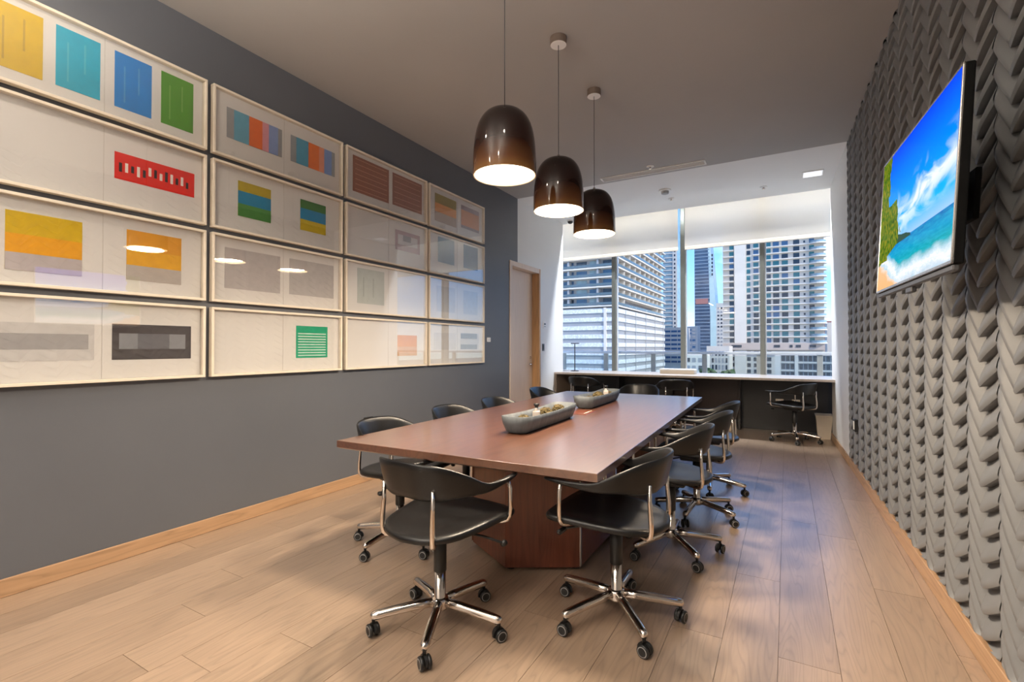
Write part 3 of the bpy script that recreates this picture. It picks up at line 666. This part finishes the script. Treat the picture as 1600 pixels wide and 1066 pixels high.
def screen_mat():
    m = bpy.data.materials.new('beach picture on screen'); m.use_nodes = True; t = m.node_tree; t.nodes.clear(); L = t.links
    tcn = t.nodes.new('ShaderNodeTexCoord'); sp = t.nodes.new('ShaderNodeSeparateXYZ'); L.new(tcn.outputs['Generated'], sp.inputs[0])
    X, Z = sp.outputs['X'], sp.outputs['Z']
    def mth(op, a, b=None, c=None, clamp=False):
        n = t.nodes.new('ShaderNodeMath'); n.operation = op; n.use_clamp = clamp
        for i, v in enumerate((a, b, c)):
            if v is None: continue
            if isinstance(v, (int, float)): n.inputs[i].default_value = v
            else: L.new(v, n.inputs[i])
        return n.outputs[0]
    def noise(sc, scale=(1, 1, 1), det=5, dist=0):
        mp_ = t.nodes.new('ShaderNodeMapping'); mp_.inputs['Scale'].default_value = scale; L.new(tcn.outputs['Generated'], mp_.inputs[0])
        n = t.nodes.new('ShaderNodeTexNoise'); n.inputs['Scale'].default_value = sc; n.inputs['Detail'].default_value = det; n.inputs['Distortion'].default_value = dist
        L.new(mp_.outputs[0], n.inputs['Vector']); return n.outputs[0]
    def ramp(v, stops):
        r = t.nodes.new('ShaderNodeValToRGB'); L.new(v, r.inputs[0]); e_ = r.color_ramp.elements
        e_[0].position, e_[0].color = stops[0][0], lin(stops[0][1]); e_[1].position, e_[1].color = stops[-1][0], lin(stops[-1][1])
        for p, c in stops[1:-1]: q = e_.new(p); q.color = lin(c)
        return r.outputs[0]
    def mix(f, a, b):
        n = t.nodes.new('ShaderNodeMixRGB')
        for i, v in enumerate((f, a, b)):
            if isinstance(v, tuple): n.inputs[i].default_value = lin(v)
            else: L.new(v, n.inputs[i])
        return n.outputs[0]
    sky = ramp(Z, [(.30, (150, 190, 250)), (.42, (0, 170, 240)), (.7, (0, 130, 255)), (1, (10, 66, 250))])
    cl = noise(4.6, (1.0, 1, 1.5), 9, .9)
    band = mth('SUBTRACT', 1, mth('ABSOLUTE', mth('MULTIPLY', mth('SUBTRACT', mth('SUBTRACT', Z, mth('MULTIPLY', X, .14)), .44), 4.6)), clamp=True)
    cm = mth('MULTIPLY', mth('MULTIPLY', mth('SUBTRACT', mth('ADD', cl, mth('MULTIPLY', band, .20)), .54), 5.5, clamp=True), band, clamp=True)
    img = mix(cm, sky, (232, 238, 255))
    # sea below the horizon at .40
    wv = noise(14, (1, 1, 4), 5, .5)
    seac = mix(mth('MULTIPLY', mth('SUBTRACT', wv, .35), 1.6, clamp=True), ramp(Z, [(.0, (170, 180, 190)), (.08, (86, 166, 176)), (.15, (0, 150, 160)), (.23, (0, 140, 190)), (.30, (0, 96, 170))]), (40, 176, 206))
    img = mix(mth('LESS_THAN', Z, .302), img, seac)
    # far headland
    hn = noise(12, (1, 1, .4))
    head = mth('LESS_THAN', mth('ADD', Z, mth('MULTIPLY', hn, .06)), mth('ADD', mth('MULTIPLY', mth('SUBTRACT', .52, X), .24), .335))
    head = mth('MULTIPLY', mth('MULTIPLY', head, mth('GREATER_THAN', Z, .288)), mth('LESS_THAN', X, .52))
    img = mix(head, img, (40, 72, 60))
    # sand: below a diagonal shore line
    fn = noise(30, (1, 1, 2), 6, 1)
    fd = mth('ADD', mth('SUBTRACT', mth('ADD', Z, mth('MULTIPLY', X, .60)), .27), mth('MULTIPLY', mth('SUBTRACT', noise(9), .5), .14))
    low = mth('ADD', mth('SUBTRACT', Z, .055), mth('MULTIPLY', mth('SUBTRACT', noise(9), .5), .10))
    fdm = mth('MINIMUM', fd, low)
    foam = mth('MULTIPLY', mth('SUBTRACT', 1, mth('ABSOLUTE', mth('MULTIPLY', fdm, 11)), clamp=True), mth('ADD', .35, mth('MULTIPLY', fn, 1.2)), clamp=True)
    img = mix(mth('LESS_THAN', mth('MINIMUM', fd, mth('ADD', low, .02)), -.05), img, ramp(Z, [(0, (236, 176, 120)), (.2, (226, 182, 138)), (.35, (200, 160, 120))]))
    img = mix(foam, img, (240, 240, 250))
    # trees on the left
    tn = noise(10, (1.4, 1, .8), 7, .6); tn2 = noise(34, (1.6, 1, .7), 6, .4)
    tree1 = mth('LESS_THAN', mth('ADD', X, mth('MULTIPLY', tn, .16)), mth('ADD', .26, mth('MULTIPLY', mth('SUBTRACT', .52, mth('ABSOLUTE', mth('SUBTRACT', Z, .36))), .34)))
    tree1 = mth('MULTIPLY', tree1, mth('MULTIPLY', mth('GREATER_THAN', Z, mth('ADD', .19, mth('MULTIPLY', X, .32))), mth('LESS_THAN', mth('ADD', Z, mth('MULTIPLY', tn, .08)), .66)))
    tree2 = mth('MULTIPLY', mth('LESS_THAN', mth('ADD', X, mth('MULTIPLY', tn, .14)), .21), mth('GREATER_THAN', Z, .21))
    treec = ramp(tn2, [(.3, (26, 56, 10)), (.48, (70, 110, 10)), (.6, (140, 128, 20)), (.72, (70, 130, 16))])
    img = mix(mth('MAXIMUM', tree1, tree2), img, treec)
    em = t.nodes.new('ShaderNodeEmission'); L.new(img, em.inputs[0]); em.inputs[1].default_value = 1.0
    gl = t.nodes.new('ShaderNodeBsdfGlossy'); gl.inputs['Roughness'].default_value = .12
    ms = t.nodes.new('ShaderNodeMixShader'); ms.inputs[0].default_value = .03; L.new(em.outputs[0], ms.inputs[1]); L.new(gl.outputs[0], ms.inputs[2])
    o_ = t.nodes.new('ShaderNodeOutputMaterial'); L.new(ms.outputs[0], o_.inputs[0]); return m
MB().box(-TW+.008, TW-.008, -.0015, .003, -TH+.012, TH-.008).build('screen', screen_mat(), tv)

# ------------------------------------------------------------------ window counter
ct = thing('window_counter', 'long beige stone counter on dark panels below the windows', 'counter', (-1.4, 7.74, 0))
MB().rbox(-2.15, 2.0, 0, .90, .828, .864, .004).build('counter_top', M_COUNTER, ct)
MB().rbox(-2.146, 1.94, .86, .885, .0, .828, .002).build('back_panel', M_NAVY, ct)
MB().rbox(-2.148, -2.11, .004, .86, .0, .828, .003).build('end_panel', mat('greyed oak edge', (.22, .17, .13), .5), ct)
MB().rbox(.72, .76, .66, .86, .0, .828, .003).build('support_panel', M_BROWN, ct)
MB().rbox(-.25, .72, .70, .72, .0, .828, .002).build('modesty_panel', M_BROWN, ct)
MB().rbox(-.29, -.25, .55, .86, .0, .828, .003).build('support_panel', M_NAVY, ct)
MB().rbox(-1.2, -1.16, .55, .86, .0, .828, .003).build('support_panel', M_NAVY, ct)
for x, lab in ((1.30, 'left one of the two cream outlets under the window counter'), (1.52, 'right one of the two cream outlets under the window counter')):
    t = thing('outlet_box', lab, 'outlet', (-1.4+x, 7.74+.859, .46), 0, 'outlets under the counter')
    MB().rbox(-.055, .055, -.012, 0, -.035, .035, .003).build('face_plate', M_BIN, t); MB().rbox(-.02, .02, -.015, -.01, -.018, .018, .001).build('insert', M_WPLAST, t)
t = thing('document_box', 'low pale box standing on the window counter', 'box', (-1.56, 8.30, .8645))
MB().rbox(-.27, .27, -.12, .12, 0, .055, .004).build('box_body', M_BIN, t); MB().rbox(-.275, .275, -.125, .125, .055, .078, .004).build('box_lid', M_WPLAST, t)
t = thing('desk_lamp', 'thin black T shaped lamp on the left end of the window counter', 'lamp', (-3.36, 8.22, .8645))
MB().lathe([(0, 0), (.075, 0), (.075, .010), (.02, .016), (0, .016)], 24).build('lamp_base', M_BLACK, t)
MB().tube([(0, 0, .01), (0, 0, .50)], .009, 10).build('lamp_stem', M_BLACK, t); MB().rbox(-.075, .085, -.02, .02, .495, .512, .006).build('lamp_head', M_BLACK, t)
def bin_(loc, lab, handle):
    t = thing('waste_bin', lab, 'bin', loc)
    def ring(w, l, z): return [(-w, -l, z), (w, -l, z), (w, l, z), (-w, l, z)]
    vs = ring(.075, .10, 0)+ring(.10, .13, .33)+ring(.094, .124, .33)+ring(.07, .095, .01)
    MB().add(vs, [(0, 3, 2, 1), (12, 13, 14, 15)]+[(4*j+k, 4*j+(k+1) % 4, 4*j+4+(k+1) % 4, 4*j+4+k) for j in range(3) for k in range(4)]).build('bin_body', M_BIN, t)
    rm = MB()
    for a in ((-.106, .106, -.136, -.124), (-.106, .106, .124, .136), (-.106, -.094, -.124, .124), (.094, .106, -.124, .124)): rm.rbox(a[0], a[1], a[2], a[3], .315, .337, .003)
    rm.build('bin_rim', M_BIN, t)
bin_((-.80, 8.28, 0), 'cream waste bin under the counter behind the right row of chairs', 0)
bin_((.455, 8.22, 0), 'cream waste bin under the counter at the right wall', 1)

# ------------------------------------------------------------------ ceiling fittings
v = thing('air_vent', 'long slotted white air vent in the grey ceiling', 'vent', (-1.50, 6.25, ZC))
f = MB()
for a in ((-.66, .66, -.075, -.055), (-.66, .66, .055, .075), (-.66, -.64, -.055, .055), (.64, .66, -.055, .055)): f.rbox(a[0], a[1], a[2], a[3], -.012, 0, .003)
f.build('vent_frame', M_WPLAST, v); MB().box(-.64, .64, -.055, .055, -.003, -.001).build('vent_backing', M_BLACK, v)
for y in (-.028, 0, .028): MB().rbox(-.64, .64, y-.004, y+.004, -.011, -.003, .001).build('vent_slat', M_WPLAST, v)
sdp = thing('smoke_detector', 'round white smoke detector on the white ceiling strip', 'smoke detector', (-1.507, 7.10, ZC))
MB().lathe([(0, 0), (.085, 0), (.085, -.014), (.078, -.02), (0, -.02)], 28, smooth=False).build('base_ring', M_WPLAST, sdp)
MB().lathe([(0, -.02), (.055, -.02), (.05, -.055), (.03, -.06), (0, -.06)], 24, smooth=False).build('sensor_head', mat('grey sensor plastic', (.33, .33, .33), .5), sdp)
for x, y, lab in ((-1.468, 6.075, 'small white ceiling sprinkler beside the air vent'), (-1.507, 7.545, 'small ceiling sprinkler behind the smoke detector'), (-.268, 7.645, 'small ceiling sprinkler on the right of the white strip')):
    s = thing('ceiling_sprinkler', lab, 'sprinkler', (x, y, ZC), 0, 'ceiling sprinklers')
    MB().lathe([(0, 0), (.045, 0), (.045, -.006), (.03, -.012), (0, -.012)], 20).build('cover_plate', M_WPLAST, s); MB().lathe([(0, -.01), (.012, -.01), (.012, -.026), (.02, -.028), (.02, -.031), (0, -.031)], 14).build('sprinkler_head', M_CHROME, s)
s = thing('ceiling_panel_light', 'square white panel set in the white ceiling strip at right', 'ceiling panel', (.31, 7.37, ZC))
MB().rbox(-.12, .12, -.12, .12, -.008, 0, .003).build('panel_frame', M_WPLAST, s); MB().rbox(-.105, .105, -.105, .105, -.010, -.008, .001).build('panel_face', emat('panel glow', (.9, .92, .95), .5), s)
s = thing('dome_camera', 'small dark dome camera high in the corner by the windows', 'camera', (-3.34, 7.97, ZC))
MB().lathe([(0, 0), (.06, 0), (.06, -.02), (0, -.02)], 20, smooth=False).build('camera_base', M_WPLAST, s); MB().lathe([(.05, -.02), (.047, -.038), (.034, -.054), (.015, -.062), (0, -.063)], 20).build('camera_dome', M_BLACK, s)

# ------------------------------------------------------------------ terrace outside
struct(MB().box(-9, 6, 8.82, 10.4, -.35, -.05).build('terrace_floor', mat('pale terrace stone', (.78, .76, .72), .7)), 'narrow terrace outside the windows')
rl = thing('terrace_railing', 'white terrace railing with glass panels outside the windows', 'railing', (-1.5, 10.2, -.05))
M_RAIL = mat('white rail paint', (.74, .75, .75), .4)
M_POST = mat('grey rail post', (.42, .42, .38), .5)
MB().rbox(-7, 7, -.05, .05, 1.21, 1.265, .01).build('top_rail', M_RAIL, rl)
MB().rbox(-7, 7, -.03, .03, .06, .10, .005).build('bottom_rail', M_RAIL, rl)
px_ = [-4.93, -3.93, -2.93, -1.935, -.913, .087, 1.05, 2.014, 3.0, 4.0]
for x in px_: MB().rbox(x-.045, x+.045, -.03, .03, 0, 1.21, .004).build('rail_post', M_POST, rl)
for a, b in zip(px_, px_[1:]): MB().box(a+.05, b-.05, -.006, .006, .12, 1.19).build('rail_glass', M_RGLASS, rl)

# ------------------------------------------------------------------ city beyond
GZ = -34.0
struct(MB().box(-900, 900, 60, 1800, GZ-1, GZ).build('street_ground', mat('street ground', (.20, .20, .19), .9)), 'street level far below')
M_BW = mat('white facade paint', (.66, .60, .53), .8, var=.04, scale=.2)
M_BSH = mat('cream slab edge', (.78, .71, .62), .8, var=.04, scale=.2)
M_BGR = mat('grey facade', (.36, .36, .37), .8, var=.05, scale=.2)
M_G_D = mat('dark window glass', (.020, .035, .06), .12, var=.4, scale=.3)
M_G_T = mat('teal window glass', (.03, .17, .20), .12, var=.3, scale=.3)
M_G_P = mat('pale window glass', (.25, .36, .42), .15, var=.25, scale=.3)
M_G_B = mat('blue window glass', (.05, .13, .26), .12, var=.3, scale=.2)
M_LAT = mat('perforated metal screen', (.52, .52, .53), .6, var=.25, scale=1.4, stretch=(1, 1, 1))
M_LATL = mat('light lattice screen', (.78, .78, .79), .6, var=.22, scale=1.8)
M_BAL = mat('balcony glass', (.10, .15, .18), .2, var=.1)
M_RED = mat('red brick facade', (.45, .18, .15), .85)

# tower with balconies above a perforated car park
t = thing('balcony_tower', 'balconied apartment tower above a perforated metal car park, left window', 'building', (-56.8, 180, GZ))
Z0 = -GZ     # room floor level in building coordinates
PT = Z0+16.6
MB().box(-60, 0, 0, 84.5, 0, PT).build('car_park', M_BGR, t)
MB().box(-59, -2.6, 2.6, 82, PT, PT+62).build('tower_core', mat('shaded recess wall', (.30, .31, .34), .8, var=.2, scale=.15), t)
for k in range(15):
    z = PT-1.9-k*3.3
    if z < 4: break
    MB().box(-60.3, .3, -.3, 84.8, z-.1, z+1.5).build('screen_band', M_LATL if k % 1 == 0 else M_LAT, t)
    if k < 8:
        for y in (12, 27, 44, 62, 80): MB().box(.25, .45, y, y+.35, z-1.7, z+1.6).build('screen_joint', M_BGR, t)
MB().box(-4.6, -3.6, -.55, 0, Z0-14, PT).build('screen_joint', M_BSH, t)
sl = MB().box(-60, .6, -.6, 85, 0, .55).mesh('balcony_slab', M_BSH)
gx = MB().box(.35, .45, -.4, 84.8, .75, 1.75).box(-60, .45, -.5, -.4, .75, 1.75).mesh('balcony_glass', M_BAL)
fin = MB().box(-2.7, .2, 0, .4, .0, 3.5).mesh('balcony_partition', M_BSH)
wn_ = MB().box(-2.6, -2.45, 0, 5.2, .3, 2.9).mesh('window', M_G_D)
wf = {c: MB().box(0, 4.4, 2.45, 2.6, .4, 3.0).mesh('window', c) for c in (M_G_D, M_G_B, M_G_P)}
rg = random.Random(5)
for k in range(16):
    z = PT+.4+k*3.75
    link('balcony_slab', sl, t, (0, 0, z)); link('balcony_glass', gx, t, (0, 0, z))
    if k < 9:
        for j in range(10):
            y = 3+j*8.2
            if k == 0 and 1 < j < 8: continue
            link('balcony_partition', fin, t, (0, y, z)); link('window', wn_, t, (0, y+1.0+rg.uniform(0, 1.2), z+.75))
        for j in range(6): link('window', wf[rg.choice([M_G_D, M_G_B, M_G_B, M_G_P])], t, (-5.8-j*5.6, 0, z+.5))
        for j in (7.2, 19.5, 31): MB().box(-j-.4, -j+.4, -.2, 2.6, z, z+3.6).build('balcony_partition', M_BGR, t)

def tower(name, lab, x0, x1, y0, y1, ztop, body, glassm, floors, z_first, fh, cols, group=None, wh=1.7, slab=None, wface='front'):
    t = thing(name, lab, 'building', (x0, y0, GZ), 0, group)
    MB().box(0, x1-x0, 0, y1-y0, 0, ztop-GZ).build('tower_body', body, t)
    cache = {}
    g = random.Random(int(abs(x0*10)))
    for f_ in range(floors):
        z = z_first-GZ+f_*fh
        for (a, b) in cols:
            gm = g.choice(glassm); key = (round(b-a, 2), gm.name)
            if key not in cache: cache[key] = MB().box(0, b-a, -.15, .05, 0, wh).mesh('window', gm)
            link('window', cache[key], t, (a, 0, z))
        if slab: link('floor_slab', slab, t, (0, 0, z-.55))
    return t

# large white apartment tower with teal windows
w5 = 42.9; s5 = MB().box(0, 5.0, -1.4, .2, 0, .5).box(13.6, w5, -1.2, .2, 0, .5).mesh('floor_slab', M_BSH)
c5 = [(3.0, 5.0), (10.8, 12.4), (13.8, 16.0), (19.2, 21.3), (22.2, 24.8), (25.9, 28.5), (30.7, 33.2), (37.1, 39.1)]
t5 = tower('apartment_tower', 'tall white apartment tower with rows of teal windows and balconies', -27.7, -27.7+w5, 264, 292, 64, M_BW, [M_G_D, M_G_D, M_G_T, M_G_T, M_G_T, M_G_B], 19, 3.5, 3.09, c5, slab=s5, wh=2.15)
MB().box(5.3, 10.4, -.8, 0, 0, 98).build('blank_pier', M_BSH, t5)
MB().box(0, w5, -1.6, .2, 34.0, 37.3).build('podium_cornice', mat('pinkish facade band', (.60, .48, .40), .8), t5)
sm = MB().box(0, .75, -.15, .05, .5, 1.5).mesh('window', M_G_D)
cb = MB().lathe([(0, 0), (3.6, 0), (3.6, .55), (0, .55)], 18, smooth=False).mesh('balcony', M_BSH); cg = MB().lathe([(3.3, .55), (3.3, 1.5)], 18).mesh('balcony_glass', M_G_P)
for f_ in range(19):
    z = 37.5+f_*3.09
    link('window', sm, t5, (34.8, 0, z)); link('balcony', cb, t5, (w5-2.4, .6, z-.6)); link('balcony_glass', cg, t5, (w5-2.4, .6, z-.6))
for f_ in range(4):
    z = 22.6+f_*3.0
    for a, b in c5[:4]: MB().box(a, b, -.15, .05, z, z+1.8).build('window', M_G_D, t5)
for a, b in ((22.5, 25), (29, 30.2), (31.5, 33.5), (37, 39.5), (4, 8.5)): MB().box(a, b, -1.75, -1.5, 35.2, 36.4).build('window', M_G_D, t5)

# podium block in front of it
t = thing('podium_building', 'white framed low block with gridded grey windows at the foot of the white tower', 'building', (-3.5, 200, GZ))
MB().box(0, 20, 0, 30, 0, 32.9).build('block_body', M_BGR, t)
for a, b in ((-.2, 1.6), (6.0, 7.0), (13.0, 13.7), (19, 20.2)): MB().box(a, b, -.5, .1, 0, 33.0).build('white_pier', M_BW, t)
for z in (24, 26.9, 29.8, 32.6): MB().box(0, 20, -.35, .1, z-.2, z+.25).build('floor_band', M_BW, t)
for z in (24.5, 27.4, 30.3):
    for a in (1.9, 3.3, 4.7, 7.4, 8.8, 10.2, 11.6, 14.1, 15.5, 16.9): MB().box(a, a+1.1, -.1, .05, z, z+1.9).build('window', M_G_D, t)

# pale glass tower behind the car park tower
t = tower('pale_glass_tower', 'slim pale blue glass tower behind the balcony tower', -71.5, -62.6, 330, 350, 96, M_G_P, [M_G_B], 0, 0, 1, [])
for k in range(36):
    MB().box(-.1, 9.0, -.25, .05, 30+k*2.8, 30.7+k*2.8).build('floor_band', M_BW, t)
MB().box(6.2, 9.0, -.4, .1, 28, 130).build('corner_pier', M_BW, t)
ww = MB().box(0, .8, -.55, -.35, 0, 1.3).mesh('window', M_G_D)
for k in range(34): link('window', ww, t, (7.2, 0, 31+k*2.8))
tower('office_block', 'low white office block with dark ribbon windows beside the balcony tower', -64.4, -53.0, 300, 320, 13.2, M_BW, [M_G_B], 8, -8, 2.6, [(.3, 3.6), (4.0, 7.4), (7.8, 11.2)], wh=1.2)

# twisting blue glass tower
t = thing('blue_glass_tower', 'tall blue glass tower with a pale leaning side, middle window', 'building', (-67.2, 430, GZ))
H_ = 89+34
def leaf_x(z): q = z/H_; return 18.6-7.0*q**1.6
n = 14; vs = []
for i in range(n+1):
    z = H_*i/n; xe = 12.2 if i < 7 else 12.2-(i-7)*.25
    vs += [(0, 0, z), (xe, 0, z), (leaf_x(z), 6, z), (leaf_x(z), 26, z), (0, 26, z)]
fb = MB()
for i in range(n):
    for k in range(5):
        fb.add([vs[i*5+k], vs[i*5+(k+1) % 5], vs[i*5+5+(k+1) % 5], vs[i*5+5+k]], [(0, 1, 2, 3)], 1 if k == 1 else 0)
fb.add([vs[n*5+k] for k in range(5)], [(0, 1, 2, 3, 4)], 1)
fb.build('tower_body', [mat('blue curtain wall', (.07, .11, .17), .2, var=.25, scale=.08), mat('pale side glass', (.30, .42, .45), .3, var=.1, scale=.1)], t)
fbm = MB().box(0, 11.8, -.3, .05, 0, .7).mesh('floor_band', mat('blue grey spandrel', (.26, .33, .40), .4))
for k in range(38): link('floor_band', fbm, t, (0, 0, 12+k*2.9))
MB().box(.8, 10.5, -.5, .1, 34+37.5, 34+42).build('plant_floor', M_RED, t)
for k in range(6): MB().box(13.1, 14.3, 1.2, 1.8, H_-12-k*3.2, H_-10-k*3.2).build('window', M_G_D, t)

tower('cream_tower', 'small cream tower between the blue tower and the white one', -44.5, -37.5, 380, 396, 33.4, M_BSH, [M_G_D, M_BGR], 14, -6, 2.7, [(.8, 2.0), (2.9, 4.1), (5.0, 6.2)], wh=1.2)
tower('grey_block', 'grey blue office block left of the blue glass tower', -68, -58.5, 385, 400, 17, mat('slate facade', (.24, .28, .33), .6), [M_G_B, M_BGR], 9, -7, 2.6, [(.6, 2.6), (3.3, 5.3), (6.0, 8.2)], wh=1.3)
tower('white_lowrise', 'white low building with upright windows below the cream tower', -31.0, -21.8, 230, 246, 1.8, M_BW, [M_BGR, M_G_D], 4, -11.5, 3.0, [(.8, 1.5), (2.2, 2.9), (3.6, 4.3), (5.0, 5.7), (6.4, 7.1), (7.8, 8.5)], wh=2.0)
tower('beige_lowrise', 'flat beige low building just above the terrace railing', -35.5, -27.6, 200, 214, -1.3, M_BSH, [M_BGR, M_G_D], 2, -7.5, 3.0, [(.6, 2.4), (3.2, 4.6), (5.6, 7.2)], wh=1.6)
tower('red_building', 'red brick building at the right edge of the view', 15.5, 27, 330, 350, 16.3, M_RED, [M_RED], 1, 2, 3, [(1, 2)])
tower('white_block', 'white block with small dark windows at the right edge of the view', 18.4, 29, 300, 316, 14.2, M_BW, [M_G_D], 6, -3, 2.8, [(2.6, 3.7), (5.2, 6.3)], wh=1.2)

def tree(loc, r, lab, seed):
    t = thing('street_tree', lab, 'tree', loc); g = random.Random(seed)
    MB().tube([(0, 0, 0), (.1, 0, 12), (0, .2, 24)], [.5, .4, .25], 8).build('trunk', mat('tree bark', (.12, .08, .05), .9), t)
    m = MB()
    for i in range(9):
        bm = bmesh.new(); bmesh.ops.create_icosphere(bm, subdivisions=2, radius=r*g.uniform(.4, .62)); c = Vector((g.uniform(-1, 1), g.uniform(-.8, .8), g.uniform(-.35, .45)))*r
        for v_ in bm.verts: v_.co = v_.co*(1+g.uniform(-.25, .2))+c+Vector((0, 0, 25.5))
        bm.verts.index_update(); m.add([v_.co.copy() for v_ in bm.verts], [[q.index for q in f_.verts] for f_ in bm.faces]); bm.free()
    m.build('crown', mat('tree leaves', (.07, .11, .035), .8, var=.5, scale=.9), t)
tree((-25.2, 188, GZ), 2.4, 'green tree top left of the white tower base', 1)
tree((-19.2, 197, GZ), 2.0, 'darker tree top at the white tower base', 2)
